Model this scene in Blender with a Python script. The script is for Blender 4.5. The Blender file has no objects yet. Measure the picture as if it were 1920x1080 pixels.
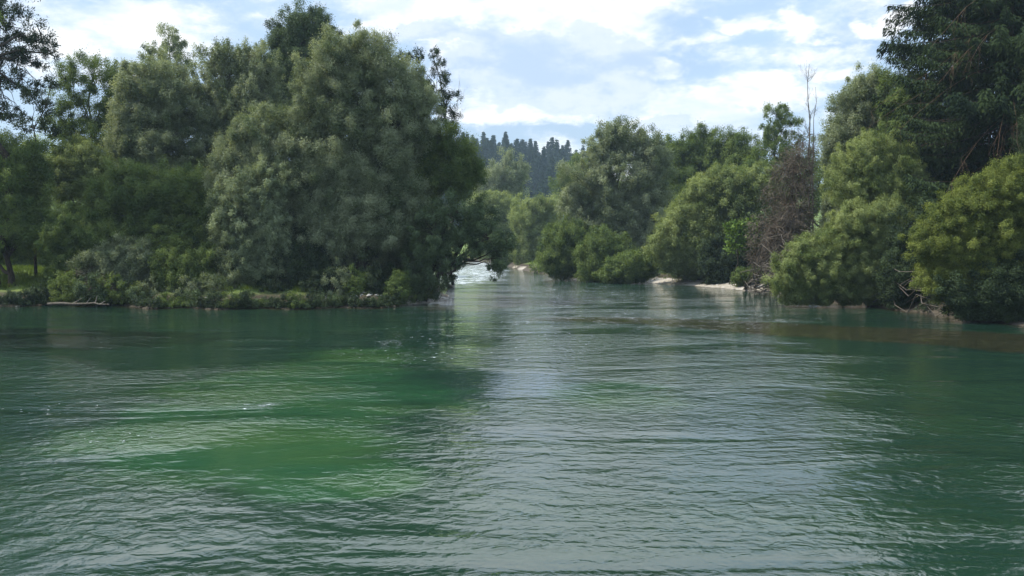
import bpy, math, random
import numpy as np
R = math.radians
scene = bpy.context.scene
COL = scene.collection
# ------------------------------------------------------------------ camera, sun, sky, exposure
FPX = 1663.0; CAMZ = 4.0; PITCH = math.atan((540-458)/FPX)
cam = bpy.data.cameras.new('camera'); camo = bpy.data.objects.new('camera', cam); COL.objects.link(camo)
cam.sensor_width = 36; cam.lens = 36*FPX/1920; cam.clip_end = 6000; cam.clip_start = 0.1
camo.location = (0, 0, CAMZ); camo.rotation_euler = (R(90)-PITCH, 0, 0)
scene.camera = camo
SUN_AZ, SUN_EL = -84.0, 54.0          # degrees from +Y towards +X
sl = bpy.data.lights.new('sun', 'SUN'); so = bpy.data.objects.new('sun', sl); COL.objects.link(so)
sl.energy = 4.9; sl.angle = R(0.53); sl.color = (1.0, 0.95, 0.86)
so.rotation_euler = (R(90-SUN_EL), 0, R(-SUN_AZ)+math.pi)   # sun shines along local -Z
so.location = (0, 0, 60)
scene.view_settings.view_transform = 'Standard'; scene.view_settings.look = 'None'
scene.view_settings.exposure = 0.5; scene.view_settings.gamma = 1.0
cy = scene.cycles
cy.max_bounces = 7; cy.diffuse_bounces = 3; cy.glossy_bounces = 3; cy.transmission_bounces = 4
cy.transparent_max_bounces = 8; cy.volume_bounces = 1; cy.sample_clamp_indirect = 6.0; cy.sample_clamp_direct = 12.0
cy.caustics_reflective = False; cy.caustics_refractive = False
cy.use_denoising = True
try: cy.denoiser = 'OPENIMAGEDENOISE'
except Exception: pass

class N:
    """tiny helper for building node trees"""
    def __init__(s, tree): s.t = tree; s.n = tree.nodes; s.l = tree.links
    def node(s, typ, **kw):
        n = s.n.new(typ)
        for k, v in kw.items(): setattr(n, k, v)
        return n
    def put(s, sock, v):
        if hasattr(v, 'is_output') or isinstance(v, bpy.types.NodeSocket): s.l.new(v, sock)
        elif v is not None:
            if isinstance(v, (tuple, list)) and len(v) == 3 and sock.type == 'RGBA': v = (*v, 1)
            sock.default_value = v
    def m(s, op, a, b=None, c=None, clamp=False):
        n = s.node('ShaderNodeMath', operation=op, use_clamp=clamp)
        for i, v in enumerate((a, b, c)):
            if v is not None: s.put(n.inputs[i], v)
        return n.outputs[0]
    def vm(s, op, a, b=None):
        n = s.node('ShaderNodeVectorMath', operation=op)
        s.put(n.inputs[0], a)
        if b is not None: s.put(n.inputs[1], b)
        return n.outputs[0]
    def noise(s, vec, scale, detail=4, rough=.55, dist=0.0):
        n = s.node('ShaderNodeTexNoise')
        s.put(n.inputs['Vector'], vec); s.put(n.inputs['Scale'], scale); s.put(n.inputs['Detail'], detail)
        s.put(n.inputs['Roughness'], rough); s.put(n.inputs['Distortion'], dist)
        return n.outputs['Fac']
    def ramp(s, v, a, b, c=0.0, d=1.0, smooth=True):
        n = s.node('ShaderNodeMapRange', interpolation_type='SMOOTHSTEP' if smooth else 'LINEAR')
        s.put(n.inputs[0], v)
        for i, x in enumerate((a, b, c, d)): s.put(n.inputs[i+1], x)
        return n.outputs[0]
    def mix(s, f, a, b, blend='MIX'):
        n = s.node('ShaderNodeMix', data_type='RGBA', blend_type=blend)
        s.put(n.inputs['Factor'], f); s.put(n.inputs[6], a); s.put(n.inputs[7], b)
        return n.outputs[2]
    def attr(s, name):
        return s.node('ShaderNodeAttribute', attribute_name=name).outputs['Fac']

world = bpy.data.worlds.new('World'); scene.world = world; world.use_nodes = True
w = N(world.node_tree); w.n.clear()
SKY_STR = 0.072
sky = w.node('ShaderNodeTexSky', sky_type='NISHITA', sun_disc=False)
sky.sun_elevation = R(SUN_EL); sky.sun_rotation = R(SUN_AZ); sky.air_density = 1.2; sky.dust_density = 2.0; sky.ozone_density = 1.0
tc = w.node('ShaderNodeTexCoord'); d = w.vm('NORMALIZE', tc.outputs['Generated'])
sep = w.node('ShaderNodeSeparateXYZ'); w.l.new(d, sep.inputs[0]); X, Y, Z = sep.outputs
yy = w.m('MAXIMUM', Y, 0.15)
wa = w.noise(w.vm('MULTIPLY', d, (1, 1, 2)), 7.0, 6, .6); wb = w.noise(w.vm('MULTIPLY', d, (1.1, 1, 2.1)), 8.3, 6, .6)
U = w.m('ADD', w.m('DIVIDE', X, yy), w.m('MULTIPLY', w.m('SUBTRACT', wa, .5), .34)); V = w.m('ADD', w.m('DIVIDE', Z, yy), w.m('MULTIPLY', w.m('SUBTRACT', wb, .5), .13))
dst = w.vm('MULTIPLY', d, (1.0, 1.0, 2.4))
n1 = w.noise(dst, 5.0, 9, .62, .25); n2 = w.noise(dst, 16.0, 6, .6); n3 = w.noise(dst, 2.4, 5, .55)
pert = w.m('ADD', w.m('MULTIPLY', w.m('SUBTRACT', n1, .5), 3.2), w.m('MULTIPLY', w.m('SUBTRACT', n2, .5), 2.2))
def blobs(lst):
    out = None
    for (px, py, rx, ry, k) in lst:
        a = w.m('DIVIDE', w.m('SUBTRACT', U, (px-960)/FPX), rx/FPX)
        b = w.m('DIVIDE', w.m('SUBTRACT', V, (458-py)/FPX), ry/FPX)
        r = w.m('SQRT', w.m('ADD', w.m('MULTIPLY', a, a), w.m('MULTIPLY', b, b)))
        v = w.m('MULTIPLY', w.m('SUBTRACT', 1.0, r), k)
        out = v if out is None else w.m('MAXIMUM', out, v)
    return out
fwd = w.ramp(Y, .1, .4)
white = blobs([(1090, 35, 270, 95, 1.1), (860, 110, 120, 55, 1), (700, 20, 160, 80, 1), (960, -20, 420, 70, 1), (930, 190, 190, 40, .8), (1330, 210, 240, 85, 1.0), (1240, 235, 150, 50, 1),
               (900, 225, 70, 35, 1), (1085, 225, 80, 30, .8), (1450, 45, 70, 30, .8), (1300, 80, 120, 30, .6), (1235, 130, 60, 36, .9), (1170, 175, 110, 30, .8), (1020, 215, 160, 34, .8), (1500, 110, 130, 40, .6),
               (1650, 45, 70, 28, .8), (250, 20, 300, 70, .8), (150, 90, 120, 50, .6), (250, 60, 420, 130, .7), (1540, 160, 60, 30, .5), (400, 95, 130, 30, .5), (1200, 320, 500, 50, .5),
               (1000, -900, 1700, 950, 2.2), (300, -260, 500, 90, .7), (1700, -220, 400, 80, .6), (900, -1300, 1600, 500, .7)])
grey = blobs([(1030, 140, 280, 82, 1.3), (740, 60, 130, 40, .9), (900, 75, 160, 40, 1.1), (1330, 235, 200, 34, .7), (1180, 100, 150, 50, .9), (1400, 240, 160, 30, .45), (1100, 190, 240, 40, .6), (900, -110, 500, 60, .8)])
gen = w.ramp(n3, .44, .62)
cw = w.ramp(w.m('ADD', white, w.m('MULTIPLY', pert, .62)), -.08, .62)
cg = w.ramp(w.m('ADD', grey, w.m('MULTIPLY', pert, .55)), -.02, .5)
cw = w.m('ADD', w.m('MULTIPLY', cw, fwd), w.m('MULTIPLY', gen, w.m('SUBTRACT', 1.0, fwd)))
cg = w.m('MULTIPLY', cg, fwd)
veil = w.ramp(n3, .3, .75, .55, .9)
skyc = w.mix(veil, sky.outputs[0], (6.3, 8.6, 11.8))
# left part of the sky (towards the sun) is a pale, hazy cyan white
c1 = w.mix(w.m('MULTIPLY', cg, .8), skyc, (5.9, 7.4, 10.2))
c2 = w.mix(w.m('MULTIPLY', cw, w.ramp(cg, .3, 1, .95, .42)), c1, w.mix(w.ramp(w.m('ADD', w.m('MULTIPLY', n2, .5), w.m('MULTIPLY', n1, .5)), .42, .58), (8.6, 9.6, 11.2), (11.8, 11.9, 12.0)))
# unseen sky above the frame boosted as added light for water reflections and trees
c2 = w.mix(w.ramp(Z, .27, .50), c2, w.vm('MULTIPLY', c2, (1.75, 1.75, 1.75)))
up = w.ramp(Z, -.02, .01)
c3 = w.mix(up, (2.2, 2.6, 2.2), c2)
bg = w.node('ShaderNodeBackground'); w.l.new(c3, bg.inputs[0]); bg.inputs[1].default_value = SKY_STR
wo = w.node('ShaderNodeOutputWorld'); w.l.new(bg.outputs[0], wo.inputs[0])

# ------------------------------------------------------------------ helpers
def P(px, py, Yd):
    dx = (px-960)/FPX; dv = (540-py)/FPX
    y = math.cos(PITCH)+dv*math.sin(PITCH); z = -math.sin(PITCH)+dv*math.cos(PITCH)
    return np.array([dx/y*Yd, Yd, CAMZ+z/y*Yd])
def W(px, py):           # point of the water plane seen at that pixel
    dv = (540-py)/FPX
    y = math.cos(PITCH)+dv*math.sin(PITCH); z = -math.sin(PITCH)+dv*math.cos(PITCH)
    t = -CAMZ/z; return ((px-960)/FPX*t, y*t)

def tag(o, label=None, cat=None, group=None, kind=None):
    if label: o['label'] = label
    if cat: o['category'] = cat
    if group: o['group'] = group
    if kind: o['kind'] = kind
    return o
def empty(name, loc):
    o = bpy.data.objects.new(name, None); COL.objects.link(o); o.location = [float(v) for v in loc]; o.empty_display_size = .3
    return o
def make_mesh(name, V_, F_, mat, parent=None, attrs=None, smooth=False, origin=None):
    V_ = np.asarray(V_, dtype=np.float32).reshape(-1, 3)
    if parent is not None: V_ = V_-np.array(parent.location, dtype=np.float32)
    F_ = np.asarray(F_, dtype=np.int32)
    me = bpy.data.meshes.new(name)
    me.vertices.add(len(V_)); me.vertices.foreach_set('co', V_.ravel())
    k = F_.shape[1]
    me.loops.add(F_.size); me.loops.foreach_set('vertex_index', F_.ravel())
    me.polygons.add(len(F_)); me.polygons.foreach_set('loop_start', np.arange(len(F_), dtype=np.int32)*k)
    if smooth: me.polygons.foreach_set('use_smooth', np.ones(len(F_), dtype=bool))
    for an, av in (attrs or {}).items():
        a = me.attributes.new(an, 'FLOAT', 'POINT'); a.data.foreach_set('value', np.asarray(av, dtype=np.float32))
    me.update(calc_edges=True)
    me.materials.append(mat)
    o = bpy.data.objects.new(name, me); COL.objects.link(o)
    if parent is not None: o.parent = parent
    return o

class Tubes:
    def __init__(s): s.v = []; s.f = []; s.n = 0
    def add(s, pts, rad, sides=5):
        pts = np.asarray(pts, float); m = len(pts)
        tg = np.gradient(pts, axis=0); tg /= np.linalg.norm(tg, axis=1)[:, None]+1e-9
        ref = np.array([1., 0, 0]) if abs(tg[0][0]) < .8 else np.array([0, 1., 0])
        a = np.cross(tg, ref); a /= np.linalg.norm(a, axis=1)[:, None]+1e-9
        b = np.cross(tg, a)
        an = np.arange(sides)*2*math.pi/sides
        rad = np.asarray(rad, float)
        ring = pts[:, None, :]+rad[:, None, None]*(np.cos(an)[None, :, None]*a[:, None, :]+np.sin(an)[None, :, None]*b[:, None, :])
        s.v.append(ring.reshape(-1, 3))
        i = np.arange(m-1)[:, None]*sides; j = np.arange(sides)[None, :]; jn = (j+1) % sides
        q = np.stack([i+j, i+jn, i+sides+jn, i+sides+j], -1).reshape(-1, 4)+s.n
        s.f.append(q); s.n += m*sides
    def build(s, name, mat, parent=None):
        return make_mesh(name, np.concatenate(s.v), np.concatenate(s.f), mat, parent, smooth=True)

def curve(p0, p1, rng, bend=.12, n=6, sag=0.0):
    t = np.linspace(0, 1, n)[:, None]; p0 = np.asarray(p0, float); p1 = np.asarray(p1, float)
    L = np.linalg.norm(p1-p0); off = rng.normal(0, bend*L, 3)
    w_ = rng.normal(0, bend*.25*L, (n, 3)); w_[0] = 0; w_[-1] = 0
    return p0+(p1-p0)*t+off*(4*t*(1-t))*.5+np.array([0, 0, sag*L])*(4*t*(1-t))+w_

def unit(a): return a/(np.linalg.norm(a, axis=-1, keepdims=True)+1e-9)
def leafquads(pos, axis, nrm, L, Wd):
    axis = unit(axis); side = unit(np.cross(nrm, axis)); nn = np.cross(axis, side)
    L = np.asarray(L)[..., None]; Wd = np.asarray(Wd)[..., None]
    a = pos; b = pos+axis*L*.45+side*Wd*.5+nn*L*.06; c = pos+axis*L; d_ = pos+axis*L*.45-side*Wd*.5+nn*L*.06
    return np.stack([a, b, c, d_], 1)
def leaf_object(name, quads, tint, mat, parent):
    n = len(quads)
    return make_mesh(name, quads.reshape(-1, 3), np.arange(n*4).reshape(n, 4), mat, parent, {'tint': np.repeat(tint, 4)})

# ------------------------------------------------------------------ river outline and terrain
shore = [(-70, -60), (-11, -60), (-11, 8), (-17, 20), (-28, 40), (-40, 55)] + [W(-40, 570), W(40, 574), W(110, 569), W(180, 573), W(230, 570), W(290, 579), W(350, 575), W(420, 580), W(500, 576), W(560, 580), W(640, 575), W(700, 577), W(740, 572), W(800, 569), W(838, 562)] \
      + [(-5.6, 70), (-8, 85), (-10, 100), (-12, 125), (-17, 160), (-26, 200), (-50, 240), (-90, 262), (-90, 300), (-45, 275), (-14, 225), (-3.5, 185)] \
      + [W(968, 503), W(1005, 511), W(1060, 519), W(1110, 526), W(1200, 529), W(1300, 535), W(1380, 542), W(1450, 550), W(1500, 560), W(1590, 569), W(1680, 580), W(1800, 597), W(1925, 611)] \
      + [(28, 36), (25, 20), (22, 5), (22, -60)]
shore = [p for p in shore if p != (-70, -60)]
SH = np.array(shore)
def sdf(x, y):
    """signed distance to the river outline, positive on land"""
    x = np.asarray(x, float); y = np.asarray(y, float)
    d2 = np.full(x.shape, 1e12); inside = np.zeros(x.shape, bool)
    n = len(SH)
    for i in range(n):
        ax, ay = SH[i]; bx, by = SH[(i+1) % n]
        ex, ey = bx-ax, by-ay
        t = np.clip(((x-ax)*ex+(y-ay)*ey)/(ex*ex+ey*ey+1e-9), 0, 1)
        d2 = np.minimum(d2, (x-ax-t*ex)**2+(y-ay-t*ey)**2)
        c = ((ay > y) != (by > y)) & (x < ex*(y-ay)/(by-ay+1e-12)+ax)
        inside ^= c
    d_ = np.sqrt(d2)
    return np.where(inside, -d_, d_)
def wob(x, y):
    return (np.sin(x*.71+1.3*np.sin(y*.37))+np.sin(y*.93+1.1*np.sin(x*.53+2)))*.5
def smooth(a, b, v):
    t = np.clip((v-a)/(b-a), 0, 1); return t*t*(3-2*t)
BEACH = [W(1235, 524), W(1330, 533), W(1440, 545), W(1280, 529), W(1385, 540), W(800, 562), W(770, 568), W(972, 502), W(985, 505)]
def beachness(x, y):
    m = np.zeros(np.shape(x))
    for i, (bx, by) in enumerate(BEACH): m = np.maximum(m, 1-np.hypot(x-bx, y-by)/(6.5 if i < 5 else 3.0 if i < 7 else 2.5))
    return smooth(0, .35, m)
def height(x, y):
    x = np.asarray(x, float); y = np.asarray(y, float)
    d_ = sdf(x, y)+wob(x, y)*.35
    bm = beachness(x, y)
    land = .20*np.clip(d_, 0, 2)+(1-bm)*.55*smooth(0, .8, d_)+.16*np.clip(d_-2, 0, 6)+.05*wob(x*.6, y*.6)*smooth(0, 4, d_)+.35*smooth(8, 40, d_)
    bed = -.10*np.clip(-d_, 0, 3)-.12*np.clip(-d_-3, 0, 14)
    h = np.where(d_ > 0, land, bed)
    # wooded hill beyond the bend, falling to the right
    r = smooth(260, 520, y)
    hill = 51*r*(1-.35*smooth(-60, 90, x))+3*np.sin(x*.02+y*.013)*r
    far = smooth(600, 1500, np.hypot(x, y))*30
    return h+hill+far
def H1(x, y): return float(height(np.array([x]), np.array([y]))[0])

def axis_coords(lo, hi, step, far, g=1.10):
    c = list(np.arange(lo, hi+step*.5, step)); s = step; a = c[0]; b = c[-1]; pre = []; post = []
    while a > -far: s *= g; a -= s; pre.append(a)
    s = step
    while b < far: s *= g; b += s; post.append(b)
    return np.array(pre[::-1]+c+post)
xs = axis_coords(-60, 60, .8, 1500); ys = axis_coords(-20, 230, .8, 1500)
GX, GY = np.meshgrid(xs, ys); GZ = height(GX, GY)
def grid_faces(ny, nx):
    i = np.arange(ny-1)[:, None]*nx; j = np.arange(nx-1)[None, :]
    return np.stack([i+j, i+j+1, i+nx+j+1, i+nx+j], -1).reshape(-1, 4)

# ------------------------------------------------------------------ materials
def new_mat(name):
    m = bpy.data.materials.new(name); m.use_nodes = True; t = N(m.node_tree); t.n.clear()
    out = t.node('ShaderNodeOutputMaterial'); return m, t, out
def foliage(name, dark, light, trans=.36, rough=.6, spec=.12):
    m, t, out = new_mat(name)
    f = t.attr('tint')
    geo = t.node('ShaderNodeNewGeometry')
    nz = t.noise(geo.outputs['Position'], 1.3, 2)
    f2 = t.m('ADD', f, t.m('MULTIPLY', t.m('SUBTRACT', nz, .5), .9), clamp=True)
    c = t.mix(f2, dark, light)
    p = t.node('ShaderNodeBsdfPrincipled'); t.l.new(c, p.inputs['Base Color'])
    p.inputs['Roughness'].default_value = rough; p.inputs['Specular IOR Level'].default_value = spec
    tr = t.node('ShaderNodeBsdfTranslucent'); t.l.new(t.mix(1.0, c, (1.25, 1.2, .55), 'MULTIPLY'), tr.inputs[0])
    mx = t.node('ShaderNodeMixShader'); mx.inputs[0].default_value = trans
    t.l.new(p.outputs[0], mx.inputs[1]); t.l.new(tr.outputs[0], mx.inputs[2]); t.l.new(mx.outputs[0], out.inputs[0])
    return m
def bark(name, c1, c2):
    m, t, out = new_mat(name)
    geo = t.node('ShaderNodeNewGeometry'); v = t.vm('MULTIPLY', geo.outputs['Position'], (14, 14, 3))
    nz = t.noise(v, 1, 5, .65)
    p = t.node('ShaderNodeBsdfPrincipled'); t.l.new(t.mix(t.ramp(nz, .3, .7), c1, c2), p.inputs['Base Color'])
    p.inputs['Roughness'].default_value = .9; p.inputs['Specular IOR Level'].default_value = .1
    b = t.node('ShaderNodeBump'); b.inputs['Strength'].default_value = .6; b.inputs['Distance'].default_value = .03
    t.l.new(nz, b.inputs['Height']); t.l.new(b.outputs[0], p.inputs['Normal']); t.l.new(p.outputs[0], out.inputs[0])
    return m
M = {
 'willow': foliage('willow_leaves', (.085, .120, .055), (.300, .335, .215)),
 'willow_dark': foliage('dark_willow_leaves', (0.035, 0.060, 0.027), (0.106, 0.150, 0.069), .25),  # darker willow leaf colours
 'silver': foliage('silver_willow_leaves', (0.084, 0.120, 0.066), (0.288, 0.336, 0.204)),
 'green': foliage('alder_leaves', (.058, .098, .028), (.155, .205, .060)),
 'bright': foliage('young_willow_leaves', (.095, .135, .038), (.265, .310, .125)),
 'yellow': foliage('yellow_green_leaves', (.060, .088, .020), (.200, .235, .058)),
 'lime': foliage('lime_leaves', (0.060, 0.110, 0.020), (0.150, 0.230, 0.045)),
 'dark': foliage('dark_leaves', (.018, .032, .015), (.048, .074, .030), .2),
 'pine': foliage('pine_needles', (.018, .034, .018), (.060, .085, .036), .12, .7, .08),
 'spruce': foliage('spruce_needles', (.010, .020, .010), (.036, .056, .020), .08, .8, .05),
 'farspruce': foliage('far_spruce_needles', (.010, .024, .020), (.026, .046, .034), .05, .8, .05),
 'brown': foliage('dead_twigs', (.070, .056, .042), (.145, .122, .096), .05, .9, .05),
 'dryherb': foliage('dry_herb_leaves', (.10, .105, .05), (.26, .25, .14)),
 'grass': foliage('meadow_grass', (.05, .085, .014), (.14, .19, .035)),
 'bark': bark('grey_bark', (.045, .038, .030), (.13, .115, .095)),
 'darkbark': bark('dark_bark', (.022, .018, .014), (.07, .056, .044)),
 'deadwood': bark('dead_wood', (.12, .10, .08), (.30, .27, .23)),
 'reddish': bark('reddish_bark', (.07, .045, .03), (.17, .11, .075)),
}
def ground_mat():
    m, t, out = new_mat('river_bank_ground')
    geo = t.node('ShaderNodeNewGeometry'); pos = geo.outputs['Position']
    s = t.node('ShaderNodeSeparateXYZ'); t.l.new(pos, s.inputs[0])
    big = t.noise(pos, .25, 5, .6); fine = t.noise(pos, 5, 6, .7)
    vor = t.node('ShaderNodeTexVoronoi'); t.l.new(pos, vor.inputs['Vector']); vor.inputs['Scale'].default_value = 7
    gravel = t.mix(vor.outputs['Distance'], (.50, .46, .40), (.26, .23, .19))
    gravel = t.mix(t.ramp(fine, .35, .65), gravel, (.33, .31, .27))
    grav_m = t.mix(t.ramp(big, .35, .65), gravel, (.26, .23, .18))
    grass = t.mix(t.ramp(fine, .3, .7), (.045, .075, .016), (.13, .18, .04))
    grass = t.mix(t.ramp(big, .45, .65, 0, .6), grass, (.16, .20, .05))
    soil = t.mix(fine, (.03, .024, .016), (.065, .052, .036))
    zz = t.m('ADD', s.outputs[2], t.m('MULTIPLY', t.m('SUBTRACT', big, .5), .35))
    grav_m = t.mix(t.attr('beach'), t.mix(.10, soil, grav_m), grav_m)
    c = t.mix(t.ramp(zz, .38, .50), grav_m, soil)
    c = t.mix(t.ramp(zz, .62, 1.0), c, grass)
    p = t.node('ShaderNodeBsdfPrincipled'); t.l.new(c, p.inputs['Base Color']); p.inputs['Roughness'].default_value = .95
    p.inputs['Specular IOR Level'].default_value = .15
    b = t.node('ShaderNodeBump'); b.inputs['Strength'].default_value = .8; b.inputs['Distance'].default_value = .08
    t.l.new(t.m('ADD', fine, vor.outputs['Distance']), b.inputs['Height']); t.l.new(b.outputs[0], p.inputs['Normal'])
    t.l.new(p.outputs[0], out.inputs[0]); return m
ground = make_mesh('ground', np.stack([GX, GY, GZ], -1), grid_faces(*GX.shape), ground_mat(), smooth=True, attrs={'beach': beachness(GX, GY).ravel()}); tag(ground, kind='structure')

# water: a sheet at z=0 with the depth of the bed under it
wx = np.arange(-105, 40.1, .6); wy = np.concatenate([np.arange(-40, 75, .5), np.arange(75, 310, 1.5)])
WX, WY = np.meshgrid(wx, wy)
WD = -sdf(WX, WY)-wob(WX, WY)*.35
def seg(x, y, pts, wid):
    m = np.zeros(x.shape)
    for (a, b, wa, wb) in zip(pts[:-1], pts[1:], wid[:-1], wid[1:]):
        ex, ey = b[0]-a[0], b[1]-a[1]; t = np.clip(((x-a[0])*ex+(y-a[1])*ey)/(ex*ex+ey*ey), 0, 1)
        r = np.hypot(x-a[0]-t*ex, y-a[1]-t*ey)/(wa+(wb-wa)*t); m = np.maximum(m, 1-r)
    return m
wn = wob(WX*.9, WY*.9)*.12+wob(WX*2.3+5, WY*2.3)*.08
def ell(px, py, rx, ry):
    cx, cy_ = W(px, py); x1, _ = W(px+rx, py); _, ya = W(px, py-ry); _, yb = W(px, py+ry)
    return 1-np.hypot((WX-cx)/(x1-cx), (WY-cy_)/np.where(WY > cy_, ya-cy_, cy_-yb))
shoal = seg(WX, WY, [W(1040, 598), W(1250, 603), W(1500, 618), W(1750, 632), W(2050, 650)], [1.6, 2.6, 3.8, 4.2, 5])
shoal = smooth(0.0, .35, shoal+wn*.6)
shal = np.maximum.reduce([shoal, smooth(.0, .5, ell(890, 567, 120, 22)+wn), 1-smooth(.3, 2.0, WD)])
pool = np.maximum.reduce([smooth(0, .75, ell(480, 810, 480, 190)+wn), smooth(0, .6, ell(620, 905, 240, 60)+wn), .6*smooth(0, .6, ell(1180, 745, 200, 45)+wn)])
foam_glint = np.maximum.reduce([smooth(0, .55, ell(893, 515, 85, 34)+wn)*.9, .42*smooth(0, .4, ell(475, 760, 80, 9)), .25*smooth(0, .6, ell(230, 818, 150, 26)), .3*smooth(0, .5, ell(110, 765, 120, 14)), .22*smooth(0, .6, ell(900, 640, 320, 75)+wn), .35*smooth(0, .5, ell(1200, 600, 420, 30)+wn), .4*smooth(0, .7, ell(1100, 560, 300, 45))])  # foam of the rapids and boils, plus zones of painted sun glints
rough = .55+.7*smooth(0, .8, ell(1150, 560, 420, 60))+.35*smooth(0, .8, ell(900, 512, 90, 34))-.3*smooth(0, .7, ell(520, 850, 330, 90)+wn)-.38*shoal+.35*smooth(0, .6, ell(230, 800, 330, 60))
def water_mat():
    m, t, out = new_mat('river_water')
    geo = t.node('ShaderNodeNewGeometry'); pos = geo.outputs['Position']
    sh, po, fo, ro = t.attr('shallow'), t.attr('pool'), t.attr('foam_glint'), t.attr('rough')
    big = t.noise(t.vm('MULTIPLY', pos, (.10, .22, 1)), 1, 4, .55, .4)
    deep = t.mix(t.ramp(big, .35, .65), (.0075, .024, .016), (.010, .031, .016))
    poolc = t.mix(t.ramp(big, .4, .65), (.013, .054, .022), (.026, .066, .019))
    vor = t.node('ShaderNodeTexVoronoi'); t.l.new(pos, vor.inputs['Vector']); vor.inputs['Scale'].default_value = 2.6
    bed = t.mix(vor.outputs['Distance'], (.042, .038, .017), (.012, .013, .008))
    brk = t.noise(t.vm('MULTIPLY', pos, (.45, .95, 1)), 1, 5, .62, .8)
    po = t.ramp(t.m('ADD', po, t.m('MULTIPLY', t.m('SUBTRACT', brk, .5), 1.3)), .15, .85)
    sh = t.ramp(t.m('ADD', sh, t.m('MULTIPLY', t.m('SUBTRACT', brk, .5), 1.6)), .25, .8)
    c = t.mix(t.m('MULTIPLY', po, .85), deep, poolc)
    c = t.mix(t.m('MULTIPLY', sh, .9), c, bed)
    # whitewater, plus sun glints painted as small white flecks
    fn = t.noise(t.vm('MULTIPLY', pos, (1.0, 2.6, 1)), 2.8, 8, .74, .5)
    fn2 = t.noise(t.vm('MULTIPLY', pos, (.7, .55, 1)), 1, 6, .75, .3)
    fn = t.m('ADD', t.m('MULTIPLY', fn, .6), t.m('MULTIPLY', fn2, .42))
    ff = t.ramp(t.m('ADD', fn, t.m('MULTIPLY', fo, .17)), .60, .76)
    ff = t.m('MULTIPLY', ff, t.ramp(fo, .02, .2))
    glint = t.noise(t.vm('MULTIPLY', pos, (4.5, 6, 1)), 1, 3, .6)
    glint = t.m('MULTIPLY', t.ramp(glint, .66, .71), t.ramp(fo, .02, .2))
    ff = t.m('MAXIMUM', ff, glint)
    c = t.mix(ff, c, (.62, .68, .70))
    p = t.node('ShaderNodeBsdfPrincipled'); t.l.new(c, p.inputs['Base Color'])
    t.l.new(t.ramp(ff, 0, 1, .04, .6), p.inputs['Roughness']); p.inputs['IOR'].default_value = 1.56
    # ripples in metres
    patch = t.ramp(t.noise(t.vm('MULTIPLY', pos, (.11, .22, 1)), 1, 4, .55, .8), .36, .64, .35, 1.5)
    amp = t.m('MULTIPLY', ro, patch)
    a = t.noise(t.vm('MULTIPLY', pos, (.75, 1.1, 1)), 1, 2, .5, .3)
    b = t.noise(t.vm('MULTIPLY', pos, (2.9, 3.8, 1)), 1, 2, .5, .6)
    e = t.noise(t.vm('MULTIPLY', pos, (9.5, 11, 1)), 1, 3, .6, .8)
    h = t.m('ADD', t.m('MULTIPLY', a, .07), t.m('ADD', t.m('MULTIPLY', b, .066), t.m('MULTIPLY', e, .015)))
    h = t.m('MULTIPLY', h, amp)
    h = t.m('ADD', h, t.m('MULTIPLY', ff, .03))
    bm = t.node('ShaderNodeBump'); bm.inputs['Strength'].default_value = 1.0; bm.inputs['Distance'].default_value = 1.0
    t.l.new(h, bm.inputs['Height']); t.l.new(bm.outputs[0], p.inputs['Normal'])
    t.l.new(p.outputs[0], out.inputs[0]); return m
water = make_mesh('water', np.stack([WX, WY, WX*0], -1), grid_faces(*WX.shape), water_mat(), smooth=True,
                  attrs={'shallow': shal.ravel(), 'pool': pool.ravel(), 'foam_glint': foam_glint.ravel(), 'rough': np.clip(rough, .12, 2).ravel()})
tag(water, kind='structure')

# ------------------------------------------------------------------ foliage generators
def crown(lobes, rng, L, Wd, cover=5, rs=.55, spiky=.5, droop=.3, zmin=.12, fill=.3, gaps=0.0):
    """lobes: list of (centre, (rx,ry,rz)). returns quads, tint, sub clump centres"""
    Q = []; T = []; S = []
    for c, r in lobes:
        r = np.array(r); area = math.pi*r[0]*r[2]
        n = int(cover*1.25*area/(.5*L*Wd)); rsl = min(rs, .45*r.min()+.1)
        ns = max(8, int(4.6*(r[0]*r[2])/(rsl**2)*(1-gaps)))
        u = unit(rng.normal(size=(ns, 3)))
        rad = np.where(rng.random(ns) < fill, rng.random(ns)**.5*.8, .86+rng.normal(0, .10, ns))
        lump = 1+.08*np.sin(u[:, 0]*5+c[0])*np.cos(u[:, 2]*6+c[1])+rng.normal(0, .05, ns)
        sc = c+u*r*(rad*lump)[:, None]
        tint_s = np.clip(.5+rng.normal(0, .16)+rng.normal(0, .22, ns), 0, 1)
        ssz = rsl*rng.uniform(.6, 1.25, ns)
        e = unit(u*.55+np.array([0, 0, .75])+rng.normal(0, .3, (ns, 3)))
        k = rng.integers(0, ns, n)
        g = rng.normal(size=(n, 3))*.36*ssz[k][:, None]
        along = (rng.random(n)**1.4-.3)*1.5*ssz[k]*spiky
        taper = np.clip(1-.6*np.clip(along/(ssz[k]+1e-6), 0, 1), .2, 1)
        pos = sc[k]+g*taper[:, None]+e[k]*along[:, None]
        out = unit(pos-c)
        ax = unit(rng.normal(size=(n, 3))*.9+e[k]*.5*(1-droop)+np.array([0, 0, -1.0])*droop*1.4+out*.3)
        loc = unit(g+e[k]*along[:, None])
        nr = unit(out*.9+loc*.6+np.array([0, 0, .35])+rng.normal(size=(n, 3))*.5)
        l = L*rng.uniform(.65, 1.35, n); wd = Wd*rng.uniform(.7, 1.3, n)
        tt = np.clip(tint_s[k]+rng.normal(0, .13, n), 0, 1)
        ok = pos[:, 2] > zmin
        Q.append(leafquads(pos, ax, nr, l, wd)[ok]); T.append(tt[ok]); S.append(sc)
    return np.concatenate(Q), np.concatenate(T), S

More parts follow.
